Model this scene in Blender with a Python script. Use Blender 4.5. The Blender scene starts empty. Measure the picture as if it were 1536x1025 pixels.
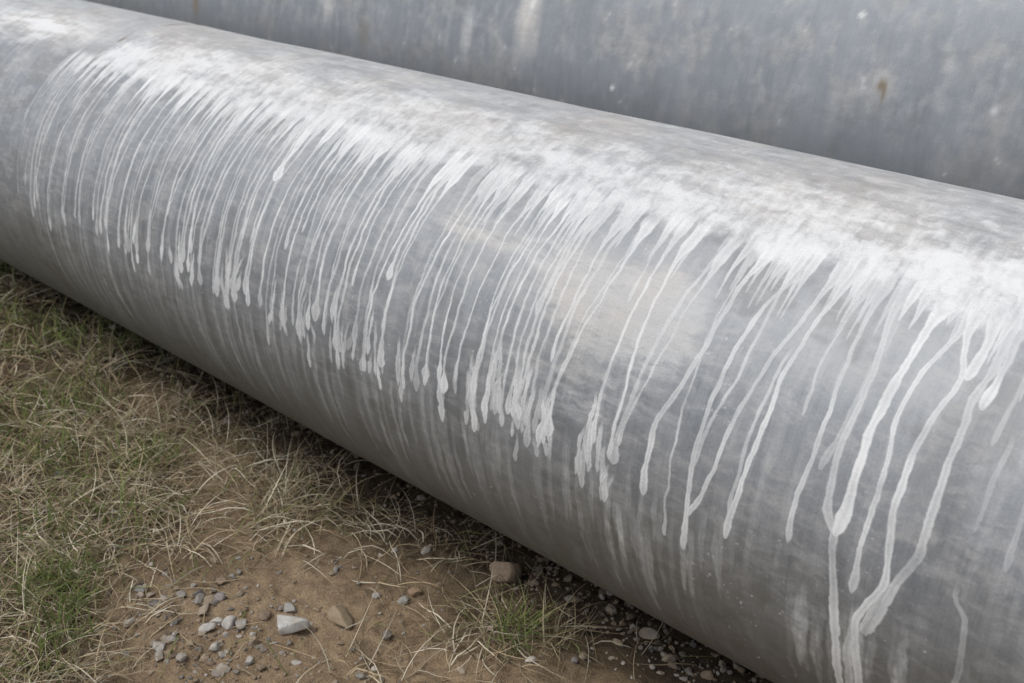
import bpy, math, numpy as np
from mathutils import Vector, Matrix, noise as mnoise
rng=np.random.default_rng(11)

# ---------------------------------------------------------------- helpers
LAT=[np.random.default_rng(100+i).random((256,256)) for i in range(24)]
def vn(u,v,s=0):
    A=LAT[s%24]
    # rotate the lattice per seed so octaves never line up
    th=.35+1.1*s; c_,s_=math.cos(th),math.sin(th)
    u=np.asarray(u,float); v=np.asarray(v,float)
    u,v=u*c_-v*s_+37.3*s, u*s_+v*c_+11.7*s
    iu=np.floor(u).astype(int); iv=np.floor(v).astype(int)
    fu=u-iu; fv=v-iv
    fu=fu*fu*(3-2*fu); fv=fv*fv*(3-2*fv)
    a=A[iu&255,iv&255]; b=A[(iu+1)&255,iv&255]; c=A[iu&255,(iv+1)&255]; d=A[(iu+1)&255,(iv+1)&255]
    return (a*(1-fu)+b*fu)*(1-fv)+(c*(1-fu)+d*fu)*fv
def fbm(u,v,s=0,o=4,g=0.5):
    r=0;a=1;t=0
    for i in range(o):
        r=r+a*vn(np.asarray(u)*2**i,np.asarray(v)*2**i,s+i); t+=a; a*=g
    return r/t
def ss(x,a,b):
    t=np.clip((x-a)/(b-a),0,1); return t*t*(3-2*t)

def link(o,parent=None):
    bpy.context.collection.objects.link(o)
    if parent: o.parent=parent
    return o
def mesh_obj(name,verts,faces,mat,smooth=True,attrs=None,cols=None):
    me=bpy.data.meshes.new(name)
    verts=np.asarray(verts,np.float32); faces=np.asarray(faces,np.int32)
    n=len(faces); k=faces.shape[1]
    me.vertices.add(len(verts)); me.vertices.foreach_set("co",verts.ravel())
    me.loops.add(n*k); me.loops.foreach_set("vertex_index",faces.ravel())
    me.polygons.add(n)
    me.polygons.foreach_set("loop_start",np.arange(0,n*k,k,dtype=np.int32))
    me.polygons.foreach_set("use_smooth",np.full(n,smooth))
    me.update(calc_edges=True)
    for nm,a in (attrs or {}).items():
        at=me.attributes.new(nm,'FLOAT','POINT'); at.data.foreach_set("value",np.asarray(a,np.float32).ravel())
    if cols is not None:
        at=me.attributes.new("col",'FLOAT_COLOR','POINT')
        c=np.ones((len(verts),4),np.float32); c[:,:3]=cols; at.data.foreach_set("color",c.ravel())
    me.materials.append(mat)
    return link(bpy.data.objects.new(name,me))

class NT:
    def __init__(s,name):
        s.m=bpy.data.materials.new(name); s.m.use_nodes=True; s.t=s.m.node_tree; s.b=s.t.nodes["Principled BSDF"]
    def n(s,typ,**kw):
        x=s.t.nodes.new(typ)
        for k,v in kw.items(): setattr(x,k,v)
        return x
    def put(s,sock,v):
        if hasattr(v,"is_output") : s.t.links.new(v,sock)
        else: sock.default_value=v
    def attr(s,name,col=False):
        x=s.n('ShaderNodeAttribute',attribute_name=name); return x.outputs['Color'] if col else x.outputs['Fac']
    def math(s,op,a,b=0.0,clamp=False):
        x=s.n('ShaderNodeMath',operation=op); x.use_clamp=clamp; s.put(x.inputs[0],a); s.put(x.inputs[1],b); return x.outputs[0]
    def mix(s,f,a,b,mode='MIX'):
        x=s.n('ShaderNodeMix',data_type='RGBA',blend_type=mode); s.put(x.inputs[0],f)
        for i,v in ((6,a),(7,b)):
            if isinstance(v,tuple) and len(v)==3: v=v+(1,)
            s.put(x.inputs[i],v)
        return x.outputs[2]
    def rng(s,v,a,b,c=0.0,d=1.0):
        x=s.n('ShaderNodeMapRange'); s.put(x.inputs[0],v)
        for i,q in enumerate((a,b,c,d)): s.put(x.inputs[i+1],q)
        return x.outputs[0]
    def vec(s,x_,y_,z_=0.0):
        x=s.n('ShaderNodeCombineXYZ'); s.put(x.inputs[0],x_); s.put(x.inputs[1],y_); s.put(x.inputs[2],z_); return x.outputs[0]
    def noise(s,v,scale,detail=4,rough=.55,dist=0.0):
        x=s.n('ShaderNodeTexNoise'); s.put(x.inputs['Vector'],v); x.inputs['Scale'].default_value=scale
        x.inputs['Detail'].default_value=detail; x.inputs['Roughness'].default_value=rough; x.inputs['Distortion'].default_value=dist
        return x.outputs['Fac']
    def bump(s,h,st,dist,prev=None):
        x=s.n('ShaderNodeBump'); x.inputs['Strength'].default_value=st; x.inputs['Distance'].default_value=dist; s.put(x.inputs['Height'],h)
        if prev is not None: s.t.links.new(prev,x.inputs['Normal'])
        return x.outputs[0]

# ---------------------------------------------------------------- camera
f=1700.0
up=Vector((0,math.cos(math.atan(801/f)),math.sin(math.atan(801/f))))
d=Vector((-2010,801,-f)).normalized()
M=Matrix((-d,up.cross(-d),up))
cd=bpy.data.cameras.new("camera"); cam=link(bpy.data.objects.new("camera",cd)); bpy.context.scene.camera=cam
m4=M.to_4x4(); m4.translation=Vector((0,0,1.443)); cam.matrix_world=m4
cd.sensor_width=36; cd.lens=f/1536*36; cd.clip_start=0.05; cd.clip_end=1000
cd.dof.use_dof=True; cd.dof.focus_distance=1.95; cd.dof.aperture_fstop=5.6

# ---------------------------------------------------------------- pipe material
def metal(name,cA,cB,met=.38,lo=.36,hi=.68):
    T=NT(name)
    tc=T.n('ShaderNodeTexCoord'); sep=T.n('ShaderNodeSeparateXYZ'); T.t.links.new(tc.outputs['Object'],sep.inputs[0])
    x=sep.outputs[0]; arc=T.attr('arc')
    v=T.vec(x,arc)
    vg=T.vec(T.math('MULTIPLY',x,1.0),T.math('MULTIPLY',arc,0.06))
    vh=T.vec(T.math('MULTIPLY',x,0.25),arc)
    g1=T.noise(vg,260,2,.6)
    big=T.noise(v,3.2,4,.6)
    mid=T.noise(v,22,5,.65)
    fin=T.noise(v,260,2,.7)
    hs=T.noise(vh,70,3,.65)
    k=T.math('ADD',T.math('MULTIPLY',g1,.15),T.math('MULTIPLY',T.attr('grain'),.20))
    k=T.math('ADD',k,T.math('MULTIPLY',big,.33)); k=T.math('ADD',k,T.math('MULTIPLY',mid,.26)); k=T.math('ADD',k,T.math('MULTIPLY',hs,.06))
    k=T.math('ADD',k,T.math('MULTIPLY',T.math('SUBTRACT',fin,.5),.24))
    k=T.rng(k,lo,hi)
    col=T.mix(k,cA,cB)
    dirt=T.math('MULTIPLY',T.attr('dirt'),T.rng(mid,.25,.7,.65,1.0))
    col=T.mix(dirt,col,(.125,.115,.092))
    chalk=T.math('MULTIPLY',T.attr('chalk'),T.rng(T.math('ADD',T.math('MULTIPLY',fin,.5),T.math('MULTIPLY',hs,.5)),.36,.6,.62,1.05),True)
    col=T.mix(chalk,col,T.mix(T.rng(big,.42,.60),(.58,.585,.585),(.60,.575,.545)))
    rust=T.attr('rust')
    col=T.mix(rust,col,(.20,.155,.10))
    paint=T.attr('paint')
    pn=T.rng(T.math('ADD',T.math('MULTIPLY',fin,.6),T.math('MULTIPLY',mid,.4)),.34,.56,.78,1.0)
    pa=T.math('MULTIPLY',paint,pn,True)
    col=T.mix(pa,col,(.79,.80,.80))
    T.put(T.b.inputs['Base Color'],col)
    cover=T.math('ADD',T.math('ADD',pa,T.math('MULTIPLY',chalk,.7)),T.math('ADD',T.math('MULTIPLY',dirt,.6),rust),True)
    T.put(T.b.inputs['Metallic'],T.math('MULTIPLY',T.math('SUBTRACT',1.0,cover),met))
    ro=T.rng(k,0,1,.46,.58)
    T.put(T.b.inputs['Roughness'],T.math('ADD',ro,T.math('MULTIPLY',cover,.3)))
    T.b.inputs['Specular IOR Level'].default_value=.3
    T.put(T.b.inputs['Normal'],T.bump(T.math('ADD',T.math('MULTIPLY',g1,.4),T.math('MULTIPLY',fin,.6)),.3,.0004))
    return T.m

# ---------------------------------------------------------------- near pipe
R=.45; AY=1.68
def adaptive(a,b):
    xs=[a];x=a
    while x<b:
        x+= .0007+.0007*abs(x); xs.append(x)
    return np.array(xs)
xo=np.concatenate([np.linspace(-8,-5.05,30,endpoint=False),adaptive(-5.0,0.25),np.linspace(.35,2.2,18)])
ph=np.concatenate([np.linspace(-90,-56,14,endpoint=False),np.arange(-55,108,.22),np.linspace(110,268,50)])
XX,PP=np.meshgrid(xo,ph,indexing='ij')
ARC=np.radians(PP)*R
step=np.gradient(xo)
paint=np.zeros_like(XX)
def drip(pts,op=.9,soft=.0009,tip=2.2,root=0,rphi=57,maxmode=True,target=None,blob=0,wob=.0014,var=.25,bl=2.4,tf=4.0):
    T=paint if target is None else target
    p=np.array(sorted(pts,key=lambda q:q[1]))
    lo,hi=p[0,1],p[-1,1]
    j=np.where((ph>=lo)&(ph<=hi))[0]
    if len(j)<2: return
    q=ph[j]
    xc=np.interp(q,p[:,1],p[:,0]); w=np.interp(q,p[:,1],p[:,2])
    kk=int(2.5/.22); ker=np.hanning(2*kk+1); ker/=ker.sum()
    xc=np.convolve(np.pad(xc,kk,mode='edge'),ker,'valid')
    sd=rng.random()*200
    xc=xc+wob*2*(fbm(q/6.0,sd,3,3)-.5)*2+wob*.35*(fbm(q/1.6,sd+4,6,2)-.5)*2
    w=w*(1+var*2*(fbm(q/3.0,sd+9,5,2)-.5)+var*1.2*(fbm(q/1.0,sd+19,5,2)-.5))
    if root: w=w+root*np.exp(-np.maximum(rphi-q,0)/3.0)*ss(q,rphi-14,rphi-2)
    if blob: w=w*(1+blob*np.exp(-((q-lo-bl)/2.3)**2))
    t=np.clip((q-lo)/tip,0,1); w=w*np.sqrt(np.clip(1-(1-t)**2,0,1))
    w0=max(w.max(),.001)+.006
    i0=np.searchsorted(xo,xc.min()-w0); i1=np.searchsorted(xo,xc.max()+w0)
    if i1-i0<2: return
    xs=xo[i0:i1][:,None]; sf=np.maximum(soft,step[i0:i1][:,None]*.55)
    a=np.clip((w[None,:]-np.abs(xs-xc[None,:]))/(2*sf)+.5,0,1)
    a=a*ss(w[None,:],0,.0006)
    fade=op*(.85+.50*(fbm(q/8.0,sd+33,7,3)-.5)*2)*(1-ss(q,hi-tf,hi))
    rim=1-.28*np.clip(1-np.abs(xs-xc[None,:])/np.maximum(w[None,:]*.7,1e-4),0,1)
    a=np.clip(a*fade[None,:]*rim,0,1)
    blk=T[i0:i1,j[0]:j[-1]+1]
    T[i0:i1,j[0]:j[-1]+1]=np.maximum(blk,a) if maxmode else blk+a*(1-blk)

mm=lambda L,w,w2=None:[(x/1000.,p_,(w+( (w2 or w)-w)*i/(len(L)-1))/1000.) for i,(x,p_) in enumerate(L)]
hero=[
 ([(-537,64),(-537,58),(-540,53),(-548,43),(-552,32),(-551,24),(-550,17),(-556,12)],6.0,6.8,1.0,9),
 ([(-596,62),(-596,54),(-585,44),(-579,35),(-584,28),(-579,21),(-576,16),(-560,12)],4.0,5.4,.75,6),
 ([(-556,17),(-558,11),(-547,5),(-535,-3),(-528,-10),(-524,-19),(-520,-34)],5.2,7.6,.8,0),
 ([(-500,63),(-500,53),(-523,44),(-526,35),(-516,27),(-516,20),(-519,12),(-517,3)],3.3,4.0,.9,6),
 ([(-492,63),(-490,53),(-472,46),(-482,37),(-490,31),(-491,21),(-481,13),(-476,7),(-494,2),(-506,-2),(-495,-16),(-492,-34)],4.0,6.4,.9,8),
 ([(-450,63),(-438,48),(-446,41),(-443,33),(-443,23),(-441,15),(-460,9),(-473,3)],5.2,6.0,.66,6),
 ([(-460,9),(-478,2),(-494,-4)],8,12,.75,0),
 ([(-508,2),(-512,-8),(-510,-22)],5,7,.55,0),
 ([(-431,63),(-431,56),(-426,49),(-431,41)],4.5,4.8,.8,6),
 ([(-470,63),(-462,52),(-466,45)],5.6,5.6,1.0,6),
 ([(-679,63),(-679,56),(-690,46),(-702,35),(-699,27),(-708,18),(-714,9),(-720,2)],3.0,4.4,.94,8),
 ([(-705,42),(-712,32),(-716,22),(-718,12),(-722,3)],2.1,3.0,.78,0),
 ([(-750,63),(-750,57),(-773,48),(-786,38),(-793,24),(-794,15),(-793,7),(-791,-5)],2.8,4.4,.92,8),
 ([(-699,63),(-699,55),(-718,43),(-737,32),(-752,22),(-757,14),(-771,8),(-790,3)],2.6,4.0,.92,8),
 ([(-627,63),(-627,56),(-623,45),(-618,34),(-618,24),(-622,15),(-622,7)],2.5,3.6,.84,8),
 ([(-640,63),(-650,50),(-656,40),(-652,30)],2.0,1.8,.6,7),
 ([(-815,63),(-815,57),(-827,49),(-832,36),(-849,27),(-874,18),(-873,11),(-872,3)],2.7,5.2,.88,8),
 ([(-763,60),(-763,52),(-764,33),(-784,21),(-793,13)],2.1,2.6,.75,8),
 ([(-588,63),(-588,56),(-581,47),(-587,37),(-592,29),(-603,22)],3.8,3.4,.45,8),
 ([(-386,14),(-386,10),(-364,8),(-360,1),(-362,-4),(-368,-20)],3.2,4.4,.36,0),
 ([(-398,62),(-400,48),(-404,36)],3.0,2.5,.5,6),
 ([(-330,62),(-336,44),(-338,28),(-336,18)],3.5,3.0,.4,6),
 ([(-380,40),(-384,30),(-386,22)],3.5,3.0,.35,0),
 ([(-352,64),(-350,50),(-356,44)],5,4.0,.6,8),
 ([(-290,64),(-296,44),(-299,20)],3.5,3.0,.7,8),
 ([(-235,64),(-240,40),(-243,8)],3.5,3.0,.7,8),
 ([(-180,64),(-185,40),(-183,15)],3.5,3.0,.7,8),
]
for L,w,w2,op,root in hero:
    drip(mm(L,w,w2),op=op,root=root/1000.,blob=.5 if root else .0,wob=.0019,var=.30)
x=-3.0; prev=None
while x<-.86:
    left=ss(np.array(-x),1.9,2.9)
    x+= float(.0185+ .004*left)*rng.lognormal(0,.50)
    e=6+rng.normal(0,2.9)
    r=rng.random()
    if r<.13: e=rng.uniform(18,46)
    if r>.93: e=rng.uniform(-5,1)
    s=rng.uniform(60,66)
    dr=rng.normal(0,.007)
    if rng.random()<.22 and prev is not None: dr=(prev-x)*.85
    w=rng.uniform(1.2,2.6)*(1-.25*left)
    if rng.random()<.18: w*=1.5
    hw=w/1000
    pts=[(x,s,hw),(x-.004,s-12,hw*.9),(x-.006+dr*.3+rng.normal(0,.002),35,hw*.9),(x-.006+dr*.7+rng.normal(0,.0025),22,hw*1.15),(x-.006+dr,min(e+5,20),hw*1.4),(x-.006+dr+rng.normal(0,.002),e,hw*2.1)]
    pts=[q for q in pts if q[1]>=e] 
    if e>22: pts=[(x,s,hw),(x-.005,(s+e)/2,hw*.9),(x-.006+dr,e,hw*1.3)]
    op=rng.uniform(.58,1.0)
    if x<-2.9: op*=.6
    drip(pts,op=float(op),root=.0080*rng.uniform(.4,1.4),rphi=rng.uniform(53,59),blob=rng.uniform(.3,1.8),wob=.0026,var=.36,bl=rng.uniform(1.8,3.2))
    prev=x+dr
    if rng.random()<.6:
        xs_=x+rng.uniform(-.010,.010); drip([(xs_,64,.004),(xs_-.002,rng.uniform(44,53),.0009)],op=.8,root=.005)
x=-.86
while x<.1:
    x+=.013*rng.lognormal(0,.5)
    drip([(x,66,.004),(x-.003,rng.uniform(44,54),.001)],op=rng.uniform(.5,.9),root=.005,tf=6)
for cx,cp,sp_,k_ in [(-2.20,7,.05,6),(-2.02,8,.035,7),(-1.98,11,.02,4),(-1.83,6,.04,6),(-1.72,5,.03,6),(-1.60,7,.035,7),(-1.52,6,.03,6),(-1.43,8,.02,3),(-1.25,8,.028,6),(-1.20,11,.02,8),(-1.155,8,.022,8),(-1.08,5,.02,6),(-1.00,4,.02,6),(-.945,4,.016,6),(-1.33,6,.01,3),(-2.4,9,.05,5)]:
    for _ in range(k_):
        x_=cx+rng.normal(0,sp_*.6); e=cp-4+rng.normal(0,2.6); s=e+rng.uniform(6,15)
        sk=rng.normal(0,.010)
        drip([(x_-sk,s,.0014),(x_-sk*.4,s-3,.0030),(x_,e+3,.0056*rng.uniform(.7,1.3)),(x_+sk*.3,e,.0042)],op=rng.uniform(.60,.92),tip=2.4,wob=.0035,var=.55)
faint=np.zeros_like(XX)
x=-2.9
while x<-.72:
    x+=.011*rng.lognormal(0,.55)
    st=6+rng.normal(0,3); le=rng.uniform(10,38)
    drip([(x,st,.003),(x+.002,st-le*.5,.0052),(x+.004,st-le,.002)],op=rng.uniform(.06,.38),soft=.0018,tip=8,target=faint,maxmode=False,wob=.0028)
for k_ in range(44):
    x_=rng.choice([-.60,-.585,-.566,-.512,-.49,-.47,-.44,-.335,-.80,-.79,-.88,-.92,-.54,-.52])+rng.normal(0,.010)
    st=rng.uniform(-6,4)
    drip([(x_,st,.004),(x_+.002,st-8,.006),(x_+.003,st-rng.uniform(12,28),.003)],op=rng.uniform(.15,.42),soft=.0022,tip=5,target=faint,maxmode=False,wob=.003)
x=-2.9
while x<-.1:
    x+=.018*rng.lognormal(0,.6)
    st=rng.uniform(30,60); le=rng.uniform(10,45)
    drip([(x,st,.003),(x-.002,st-le,.005)],op=rng.uniform(.06,.22),soft=.002,tip=8,target=faint,maxmode=False)
faint*=.5+1.0*(fbm(XX/.01,ARC/.012,9,4)-.2)
# white wash band
wx=XX+.010*(fbm(XX/.03,ARC/.03,21,3)-.5)*2; wa=ARC+.010*(fbm(XX/.03,ARC/.03,22,3)-.5)*2
strk=fbm(wx/.009,wa/.045,10,3); ptc=fbm(wx/.10,wa/.035,12,5,.6); fine=fbm(wx/.012,wa/.012,14,5,.65); cld=fbm(wx/.05,wa/.025,16,5,.62)
edge=55.0+4.0*(fbm(XX/.04,0*XX,6,3)-.5)*2
topf=ss(PP,62+8*(ptc-.5),90)
env=ss(PP,edge-3,edge+6)*(1-.52*topf)
env*=ss(XX,-2.93,-2.84)
nz=.22*strk+.26*ptc+.26*fine+.26*cld
nz=(nz-.5)*2.1+.5
band=ss(nz,1.00-env*1.02,1.74-env*1.02)
band*=(.74+.20*ss(XX,-1.4,-.5)+.12*ss(-XX,2.0,2.8))*(1-ss(PP,98,116))
paint=1-(1-paint)*(1-band*.93)
sp=np.exp(-(((XX+.555)/.05)**2+((PP-62)/7)**2))+.7*np.exp(-(((XX+.47)/.06)**2+((PP-57)/4)**2))
paint=np.maximum(paint,ss(sp*(.5+.9*fine),.15,1.0)*.95)
sm=np.exp(-(((XX+3.3)/.34)**2+((PP-70)/12)**2))*ss(-XX,2.93,3.02)
paint=np.maximum(paint,ss(fbm(XX/.07,ARC/.018,5,4)*.7+fbm(XX/.01,ARC/.05,2,3)*.3+.35*sm,.55,.90)*sm*.85)
paint=1-(1-paint)*(1-faint*.8)
paint=np.clip(paint,0,.97)
spk=ss(fbm(XX/.007,ARC/.006,18,2),.84,.9)*ss(fbm(XX/.15,ARC/.15,2,2),.45,.6)
paint=np.maximum(paint,spk*.4)
def g(cx,cp,sx,spp,a): return a*np.exp(-(((XX-cx)/sx)**2+((PP-cp)/spp)**2))
hz=g(-1.38,44,.12,5,.8)+g(-1.12,43,.16,6,1.0)+g(-.93,42,.09,8,1.05)+g(-.92,34,.08,6,1.0)+g(-1.05,34,.09,5,.8)+g(-2.45,45,.1,6,.35)+g(-1.95,40,.1,9,.3)+g(-1.25,22,.3,14,.40)+g(-.95,18,.2,12,.5)+g(-.585,-6,.03,6,.6)+g(-.48,-9,.05,7,.5)+g(-.325,8,.015,3,.6)+g(-.3,30,.12,18,.25)
hn=fbm(wx/.045,wa/.009,20,5,.68); hb=fbm(wx/.03,wa/.03,1,5,.68)
chalk=ss(hz*(-.25+1.7*hn+.75*hb),.22,1.15)*.80
top=ss(PP,56,72)*(1-ss(PP,120,137))
chalk=np.maximum(chalk,top*(.60+.40*ss(ptc*.4+hb*.4+hn*.2,.34,.64))*.95)
chalk=np.maximum(chalk,.30*ss(hn*.5+hb*.5,.42,.68)*ss(PP,-30,20))
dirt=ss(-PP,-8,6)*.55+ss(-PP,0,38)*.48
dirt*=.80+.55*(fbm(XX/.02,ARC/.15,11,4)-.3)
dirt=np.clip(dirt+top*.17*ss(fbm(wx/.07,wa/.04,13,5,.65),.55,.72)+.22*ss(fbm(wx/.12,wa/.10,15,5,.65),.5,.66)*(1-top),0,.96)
rust=np.exp(-((XX+2.882+.004*np.sin(PP/3))/.007)**2)*ss(PP,58,72)*.75*ss(fbm(XX/.02,ARC/.03,15,3),.3,.6)
rust+=.20*ss(fbm(XX/.07,ARC/.03,17,4),.55,.72)*ss(PP,56,66)*(1-ss(PP,84,100))*.6
grain=fbm(XX/.016,ARC/.27,4,4,.6)
RR=R+.0014*np.exp(-((XX+2.882)/.005)**2)+.00020*np.exp(-((PP-5.2)/.5)**2)*ss(fbm(XX/.1,ARC*0,3,2),.35,.6)
RR=RR+.0018*(fbm(XX/.35,ARC/.30,7,3)-.5)*2+.0003*(paint>.5)
def pipe(name,ph,RR,PP,XX,R,AY,AZ,attrs,mat,th):
    Ro=np.concatenate([RR,np.full((1,len(ph)),R-th),np.full((1,len(ph)),R-th)])
    X2=np.concatenate([XX,XX[-1:],XX[:1]]); P2=np.radians(np.concatenate([PP,PP[-1:],PP[:1]]))
    V=np.stack([X2,AY-Ro*np.cos(P2),AZ+Ro*np.sin(P2)],-1).reshape(-1,3)
    n,m=X2.shape
    i=np.arange(n)[:,None]; j=np.arange(m)[None,:]; i2=(i+1)%n; j2=(j+1)%m
    F=np.stack([i*m+j,i2*m+j,i2*m+j2,i*m+j2],-1).reshape(-1,4)
    at={k:np.concatenate([a,0*a[:2]]) for k,a in attrs.items()}
    at['arc']=P2*R
    o=mesh_obj(name,V,F,mat,attrs=at)
    nv=o.data.polygons[ (n//2)*m+m//3 ]; c=nv.center
    if nv.normal.dot(Vector((0,c.y-AY,c.z-AZ)))<0: o.data.flip_normals()
    return o
mat1=metal("weathered_aluminium",(.195,.208,.226),(.385,.398,.412),.45)
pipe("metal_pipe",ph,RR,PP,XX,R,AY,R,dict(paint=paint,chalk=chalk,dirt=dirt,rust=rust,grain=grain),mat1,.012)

# ---------------------------------------------------------------- far, larger pipe
R2=.75; AY2=2.87
xb=np.concatenate([np.linspace(-11,-5.6,30,endpoint=False),np.arange(-5.5,.6,.006),np.linspace(.8,3,12)])
pb=np.concatenate([np.linspace(-90,-16,30,endpoint=False),np.arange(-15,60,.45),np.linspace(62,268,70)])
XX,PP=np.meshgrid(xb,pb,indexing='ij'); ARC=np.radians(PP)*R2
n1=fbm(XX/.04,ARC/.14,1,4,.6); n2=fbm(XX/.10,ARC/.08,3,5,.65); n3=fbm(XX/.02,ARC/.03,5,4,.65)
chalk=.42*ss(n2*.5+.2*n1+.4*n3,.48,.78)+ss(g(-1.95,17,.05,9,1.2)*(.3+1.2*n1)+g(-2.16,12,.03,7,.9)*(.3+n1)+g(-2.75,14,.06,8,.9)*n1*1.4+g(-1.0,17,.25,4,.35)*n2*1.2+g(-.9,19,.25,4,.3)*n2,.2,.95)*.8
chalk*=.45+.55*ss(PP,2,16)
paint=g(-1.085,25,.008,.55,1.0)+g(-1.663,7,.008,.6,.8)+g(-.774,14,.012,1.0,.5)+g(-1.95,20,.014,4,.5)*n3*1.6+ss(n3,.74,.82)*.3*ss(n2,.45,.6)
paint=np.clip(ss(paint*(.6+.8*n3),.15,.7)*.7,0,.8)
rust=g(-1.003,15,.007,.9,.9)+g(-.994,14.0,.0045,1.5,.9)+g(-3.43,12,.02,8,.9)*ss(n3+n1,.75,1.1)+g(-2.57,8,.02,3,.45)+g(-3.9,12,.02,6,.5)+.08*ss(n1,.62,.8)
rust=np.clip(rust*(.5+n3),0,.85)
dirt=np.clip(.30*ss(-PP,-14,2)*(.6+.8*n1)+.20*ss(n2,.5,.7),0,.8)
grain=fbm(XX/.016,ARC/.27,4,4,.6)
RR=R2+.004*(fbm(XX/.5,ARC/.5,7,2)-.5)
mat2=metal("weathered_steel",(.195,.212,.234),(.345,.365,.39),.35,.30,.74)
pipe("large_metal_pipe",pb,RR,PP,XX,R2,AY2,R2,dict(paint=paint,chalk=chalk,dirt=dirt,rust=rust,grain=grain),mat2,.015)

# ---------------------------------------------------------------- ground
def grassiness(x,y):
    dline=(x+2.15)*(.8)+(y-1.05)*1.05
    n=(fbm(x/.22,y/.22,2,3)-.5)*.9
    gq=ss(-(dline)+n+.02,-.18,.28)
    far=ss(np.abs(x+1.6),1.6,3.0)
    gq=np.maximum(gq,far*.9)
    gq=np.maximum(gq,ss(.5-y,0,.5)*.8)
    return np.clip(gq,0,1)
def height(x,y):
    near=1-ss(np.hypot(x+1.8,y-1.0),4,8)
    h=.030*(fbm(x/.32,y/.32,0,3)-.5)+.024*(fbm(x/.06,y/.06,4,4,.55)-.5)*near+.012*(fbm(x/.018,y/.018,9,3,.6)-.5)*near
    h=h+.012*grassiness(x,y)
    h=h-.03*ss(y,1.25,1.68)*(1-ss(y,1.9,2.4))
    return h-.008
def axis(a,b,stepn,far):
    inner=np.arange(a,b,stepn)
    out=[];s=stepn;p_=b
    while p_<far: s*=1.16; p_+=s; out.append(p_)
    lo=[];s=stepn;p_=a
    while p_>-far: s*=1.16; p_-=s; lo.append(p_)
    return np.array(lo[::-1]+list(inner)+out)
gx=axis(-4.6,.2,.006,300); gy=axis(.25,1.9,.006,300)
GX,GY=np.meshgrid(gx,gy,indexing='ij'); GZ=height(GX,GY)
gr=grassiness(GX,GY)
n,m=GX.shape; i=np.arange(n-1)[:,None]; j=np.arange(m-1)[None,:]
F=np.stack([i*m+j,(i+1)*m+j,(i+1)*m+j+1,i*m+j+1],-1).reshape(-1,4)
T=NT("dirt"); tc=T.n('ShaderNodeTexCoord'); v=tc.outputs['Object']
na=T.noise(v,4,4,.6); nb=T.noise(v,30,5,.65); nc=T.noise(v,260,3,.7)
c=T.mix(T.rng(na,.35,.65),(.28,.20,.122),(.40,.30,.19))
c=T.mix(T.rng(nb,.40,.72),c,(.20,.143,.090))
vo=T.n('ShaderNodeTexVoronoi'); T.put(vo.inputs['Vector'],v); vo.inputs['Scale'].default_value=130
c=T.mix(T.math('MULTIPLY',T.rng(T.math('ADD',vo.outputs['Distance'],T.math('MULTIPLY',nc,.3)),.45,.2),T.rng(nb,.45,.6,0,.6)),c,(.46,.41,.34))
c=T.mix(T.rng(nc,.42,.72,0,.7),c,(.09,.062,.042))
c=T.mix(T.math('MULTIPLY',T.attr('grass'),.75),c,(.062,.046,.029))
c=T.mix(T.attr('near_pipe_dark'),c,(.036,.028,.020))
T.put(T.b.inputs['Base Color'],c); T.b.inputs['Roughness'].default_value=.95; T.b.inputs['Specular IOR Level'].default_value=.15
T.put(T.b.inputs['Normal'],T.bump(nc,.9,.005))
near_pipe_dark=ss(GY,1.14+.5*(fbm(GX/.2,GY/.2,6,3)-.5),1.44)*.92  # mask that darkens the ground colour towards the pipe and beyond it
mesh_obj("ground",np.stack([GX,GY,GZ],-1).reshape(-1,3),F,T.m,attrs=dict(grass=gr,near_pipe_dark=near_pipe_dark))

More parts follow.
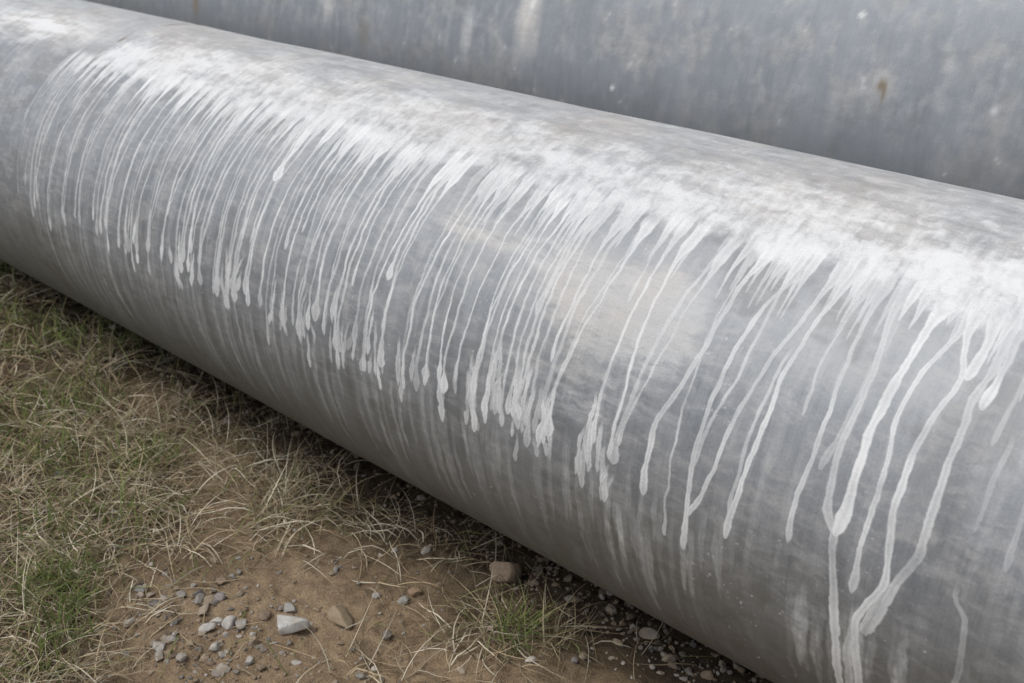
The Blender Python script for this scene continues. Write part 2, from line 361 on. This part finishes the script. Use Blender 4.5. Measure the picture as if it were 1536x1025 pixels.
# ---------------------------------------------------------------- grass blades
def leafmat(name,tr):
    T=NT(name); a=T.attr('col',True); T.put(T.b.inputs['Base Color'],a); T.b.inputs['Roughness'].default_value=.65
    T.b.inputs['Specular IOR Level'].default_value=.25
    if tr:
        tl=T.n('ShaderNodeBsdfTranslucent'); T.put(tl.inputs[0],a); mx=T.n('ShaderNodeMixShader'); mx.inputs[0].default_value=tr
        T.t.links.new(T.b.outputs[0],mx.inputs[1]); T.t.links.new(tl.outputs[0],mx.inputs[2])
        T.t.links.new(mx.outputs[0],T.t.nodes['Material Output'].inputs[0])
    return T.m
def blades(name,bx,by,L,W,az,e0,droop,curl,col,mat,seg=5):
    N=len(bx); t=np.linspace(0,1,seg+1)
    e=e0[:,None]-droop[:,None]*t; a=az[:,None]+curl[:,None]*t
    ds=(L/seg)[:,None]
    dx=np.cos(e)*np.cos(a)*ds; dy=np.cos(e)*np.sin(a)*ds; dz=np.sin(e)*ds
    px=bx[:,None]+np.cumsum(np.pad(dx,((0,0),(1,0)))[:,:-1],1); py=by[:,None]+np.cumsum(np.pad(dy,((0,0),(1,0)))[:,:-1],1)
    pz=np.cumsum(np.pad(dz,((0,0),(1,0)))[:,:-1],1)+height(bx,by)[:,None]-.003
    lay=rng.uniform(.0015,.022,N)[:,None]
    pz=np.maximum(pz,height(px,py)+lay*np.minimum(1,t*4)[None,:]-.002)
    py=np.minimum(py,1.60)
    prof=np.clip(1.0-t**2.2,.06,1)[None,:]*W[:,None]*.5
    tw=rng.uniform(-.9,.9,N)[:,None]
    sx=-np.sin(a)*prof*np.cos(tw); sy=np.cos(a)*prof*np.cos(tw); sz=prof*np.sin(tw)
    A=np.stack([px-sx,py-sy,pz-sz],-1); B=np.stack([px+sx,py+sy,pz+sz],-1)
    V=np.stack([A,B],2).reshape(-1,3)
    base=(np.arange(N)*(seg+1)*2)[:,None]; k=np.arange(seg)[None,:]*2
    F=np.stack([base+k,base+k+1,base+k+3,base+k+2],-1).reshape(-1,4)
    C=np.broadcast_to(col[:,None,None,:],(N,seg+1,2,3))
    return mesh_obj(name,V,F,mat,smooth=True,cols=C.reshape(-1,3))
def scatter(N,x0,x1,y0,y1,dens):
    ox=[];oy=[];tot=0
    while tot<N:
        a=rng.uniform(x0,x1,N);b=rng.uniform(y0,y1,N)
        k=rng.random(N)<dens(a,b); ox.append(a[k]);oy.append(b[k]);tot+=k.sum()
    return np.concatenate(ox)[:N],np.concatenate(oy)[:N]
def tuft(cx,cy,r,n,):
    a=rng.normal(0,r,n); b=rng.normal(0,r,n); return cx+a,np.minimum(cy+b,1.5)
lm=leafmat("dry_straw",0); gm=leafmat("green_blade",.35)
def dd(x,y): 
    q=grassiness(x,y); cl=ss(fbm(x/.08,y/.08,12,3),.40,.60)
    return np.clip(q*(.07+.93*cl)+.025,0,1)*(1-.6*ss(y,1.3,1.55))
bx,by=scatter(22000,-4.4,-.3,.2,1.58,dd)
dx_,dy_=[],[]
for cx,cy,r,n_ in [(-1.86,1.22,.05,460),(-1.95,1.30,.06,240),(-1.75,1.33,.05,160),(-2.1,1.3,.10,360),(-1.22,1.27,.045,220),(-1.13,1.31,.04,150),(-1.45,1.40,.07,100),(-1.6,1.35,.08,120),(-2.35,1.3,.13,500),(-2.5,1.15,.12,500),(-1.3,1.05,.05,50),(-2.05,.85,.1,450),(-1.85,.68,.1,450),(-1.25,1.2,.05,70),(-1.75,1.15,.03,50),(-2.2,1.05,.05,160)]:
    a,b=tuft(cx,cy,r,n_); dx_.append(a); dy_.append(b)
bx=np.concatenate([bx]+dx_); by=np.concatenate([by]+dy_); N=len(bx)
tone=rng.random((N,1)); 
c0=np.array([.52,.43,.275]); c1=np.array([.19,.125,.066]); c2=np.array([.70,.63,.48])
col=c0*(1-tone)+c1*tone; col[rng.random(N)<.22]=c2; col*=rng.uniform(.5,1.12,(N,1))
gpatch=(rng.random(N)<.07); col[gpatch]=np.array([.17,.185,.065])*rng.uniform(.7,1.3,(gpatch.sum(),1))
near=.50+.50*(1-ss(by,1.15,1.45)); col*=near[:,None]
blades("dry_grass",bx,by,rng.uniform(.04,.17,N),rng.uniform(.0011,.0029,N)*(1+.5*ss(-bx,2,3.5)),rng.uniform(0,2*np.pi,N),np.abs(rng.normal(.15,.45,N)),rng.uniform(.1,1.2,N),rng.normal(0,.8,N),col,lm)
def dg(x,y): return grassiness(x,y)*ss(fbm(x/.12,y/.12,15,3),.47,.66)*(1-.6*ss(y,1.2,1.5))
bx,by=scatter(3000,-4.4,-1.0,.3,1.5,dg)
dx_,dy_=[],[]
for cx,cy,r,n_ in [(-2.25,1.12,.03,80),(-2.3,1.16,.04,70),(-1.93,.75,.035,100),(-1.98,.70,.04,80),(-1.82,.66,.03,60),(-2.75,1.2,.06,80),(-3.1,1.3,.07,70),(-1.19,1.28,.018,55),(-1.16,1.25,.015,20),(-2.55,.9,.05,70),(-2.9,1.38,.06,60),(-1.75,.62,.03,40),(-2.4,.95,.05,60),(-2.05,.95,.04,60)]:
    a,b=tuft(cx,cy,r,n_); dx_.append(a); dy_.append(b)
bx=np.concatenate([bx]+dx_); by=np.concatenate([by]+dy_); N=len(bx)
tone=rng.random((N,1)); col=np.array([.125,.195,.048])*(1-tone)+np.array([.27,.30,.10])*tone; col*=rng.uniform(.55,1.2,(N,1))
blades("green_grass",bx,by,rng.uniform(.04,.13,N),rng.uniform(.0015,.0040,N),rng.uniform(0,2*np.pi,N),rng.uniform(.6,1.45,N),rng.uniform(.3,1.5,N),rng.normal(0,.5,N),col,gm)

# ---------------------------------------------------------------- stones
import bmesh
bm=bmesh.new(); bmesh.ops.create_icosphere(bm,subdivisions=2,radius=1); bm.verts.ensure_lookup_table()
IV=np.array([v.co[:] for v in bm.verts]); IF=np.array([[v.index for v in f_.verts] for f_ in bm.faces]); bm.free()
bm=bmesh.new(); bmesh.ops.create_icosphere(bm,subdivisions=4,radius=1); bm.verts.ensure_lookup_table()
HV=np.array([v.co[:] for v in bm.verts]); HF=np.array([[v.index for v in f_.verts] for f_ in bm.faces]); bm.free()
def stone(V,sx,sy,sz,rot,rough=.22,cuts=9):
    V=V.copy(); 
    for _ in range(cuts):
        nn=rng.normal(size=3); nn/=np.linalg.norm(nn); dlim=rng.uniform(.45,.85)
        s_=V@nn; V=V-np.outer(np.maximum(s_-dlim,0)*.92,nn)
    o=rng.random(3)*60
    k=1+rough*(fbm(V[:,0]*1.4+o[0]+V[:,2],V[:,1]*1.4+o[1]-V[:,2]*.6,3,3)-.5)
    V=V*k[:,None]*np.array([sx,sy,sz]); c_,s_=math.cos(rot),math.sin(rot)
    return np.stack([V[:,0]*c_-V[:,1]*s_,V[:,0]*s_+V[:,1]*c_,V[:,2]],-1)
T=NT("stone"); a=T.attr('col',True); tc=T.n('ShaderNodeTexCoord'); nn1=T.noise(tc.outputs['Object'],180,4,.7); nn2=T.noise(tc.outputs['Object'],45,3,.6)
c=T.mix(T.rng(nn1,.3,.7),T.mix(.40,a,(.0,.0,.0)),a); c=T.mix(T.rng(nn2,.40,.65,.05,.50),c,(.28,.21,.14))
T.put(T.b.inputs['Base Color'],c); T.b.inputs['Roughness'].default_value=.85; T.put(T.b.inputs['Normal'],T.bump(nn1,.6,.002)); sm_=T.m
def dens(x,y):
    q=1.2*np.exp(-(((x+1.62)/.19)**2+((y-.87)/.11)**2))+.9*np.exp(-(((x+1.0)/.30)**2+((y-1.5)/.12)**2))+.15*np.exp(-(((x+1.5)/.5)**2+((y-1.05)/.25)**2))+.35*ss(y,1.35,1.5)+.04
    return np.clip(q,0,1)*(1-.65*grassiness(x,y))*.8
sx_,sy_=scatter(4600,-3.6,-.4,.3,1.75,dens)
VV=[];FF=[];CC=[];off=0
pal=np.array([[.46,.44,.41],[.33,.32,.30],[.42,.36,.28],[.22,.21,.20],[.33,.26,.18],[.58,.55,.50],[.27,.20,.14],[.38,.30,.21]])
for k in range(len(sx_)):
    s_=min(.0022*rng.lognormal(.18,.68),.013)
    V=stone(IV,s_*rng.uniform(.9,1.7),s_,s_*rng.uniform(.5,.85),rng.uniform(0,6.28))
    z=float(height(sx_[k],sy_[k]))+s_*.30
    VV.append(V+np.array([sx_[k],sy_[k],z])); FF.append(IF+off); off+=len(IV)
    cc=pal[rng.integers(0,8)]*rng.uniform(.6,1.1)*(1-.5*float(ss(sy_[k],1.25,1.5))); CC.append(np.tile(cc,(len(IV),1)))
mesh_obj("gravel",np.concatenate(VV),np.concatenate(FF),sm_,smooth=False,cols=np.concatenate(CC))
for cx,cy,a,b,c_,rt,cl in [(-1.52,.99,.042,.026,.024,.75,(.60,.59,.56)),(-1.33,1.40,.038,.036,.036,.2,(.23,.17,.12)),(-1.47,1.08,.040,.027,.014,-.5,(.33,.26,.17)),(-1.57,1.03,.020,.015,.013,.3,(.38,.38,.37)),(-1.62,.92,.018,.014,.016,1.0,(.62,.60,.57)),(-1.43,1.24,.020,.012,.011,.1,(.33,.22,.14)),(-1.66,.79,.016,.012,.011,.1,(.48,.47,.45)),(-1.58,.86,.014,.012,.011,1.4,(.56,.54,.50)),(-1.70,.95,.016,.011,.012,.7,(.28,.27,.27)),(-1.00,1.46,.022,.016,.012,.4,(.25,.23,.20)),(-1.10,1.47,.016,.013,.010,.4,(.20,.18,.17)),(-1.52,.84,.016,.012,.012,.4,(.42,.38,.32)),(-1.5,.88,.014,.011,.011,2.4,(.50,.48,.44)),(-1.6,.80,.015,.011,.010,2.0,(.38,.35,.31))]:
    V=stone(HV,a,b,c_,rt,.25)+np.array([cx,cy,float(height(cx,cy))+c_*.42])
    mesh_obj("stone",V,HF,sm_,smooth=True,cols=np.tile(np.array(cl),(len(V),1)))

# ---------------------------------------------------------------- light
el,azd=math.radians(62),math.radians(215)
w=bpy.data.worlds.new("World"); bpy.context.scene.world=w; w.use_nodes=True
nt=w.node_tree; sk=nt.nodes.new('ShaderNodeTexSky'); sk.sky_type='NISHITA'; sk.sun_disc=False
sk.sun_elevation=el; sk.sun_rotation=azd; sk.dust_density=3.0; sk.air_density=1.0
hs=nt.nodes.new('ShaderNodeHueSaturation'); hs.inputs['Saturation'].default_value=.33
bg=nt.nodes['Background']; nt.links.new(sk.outputs[0],hs.inputs['Color']); nt.links.new(hs.outputs[0],bg.inputs[0]); bg.inputs[1].default_value=.15
sd=bpy.data.lights.new("sun",'SUN'); so=link(bpy.data.objects.new("sun",sd)); sd.energy=1.2; sd.angle=math.radians(50); sd.color=(1,.97,.93)
dirv=Vector((math.sin(azd)*math.cos(el),math.cos(azd)*math.cos(el),math.sin(el)))
so.rotation_euler=dirv.to_track_quat('Z','Y').to_euler()
sc=bpy.context.scene; sc.view_settings.view_transform='Standard'; sc.view_settings.look='None'; sc.view_settings.exposure=0
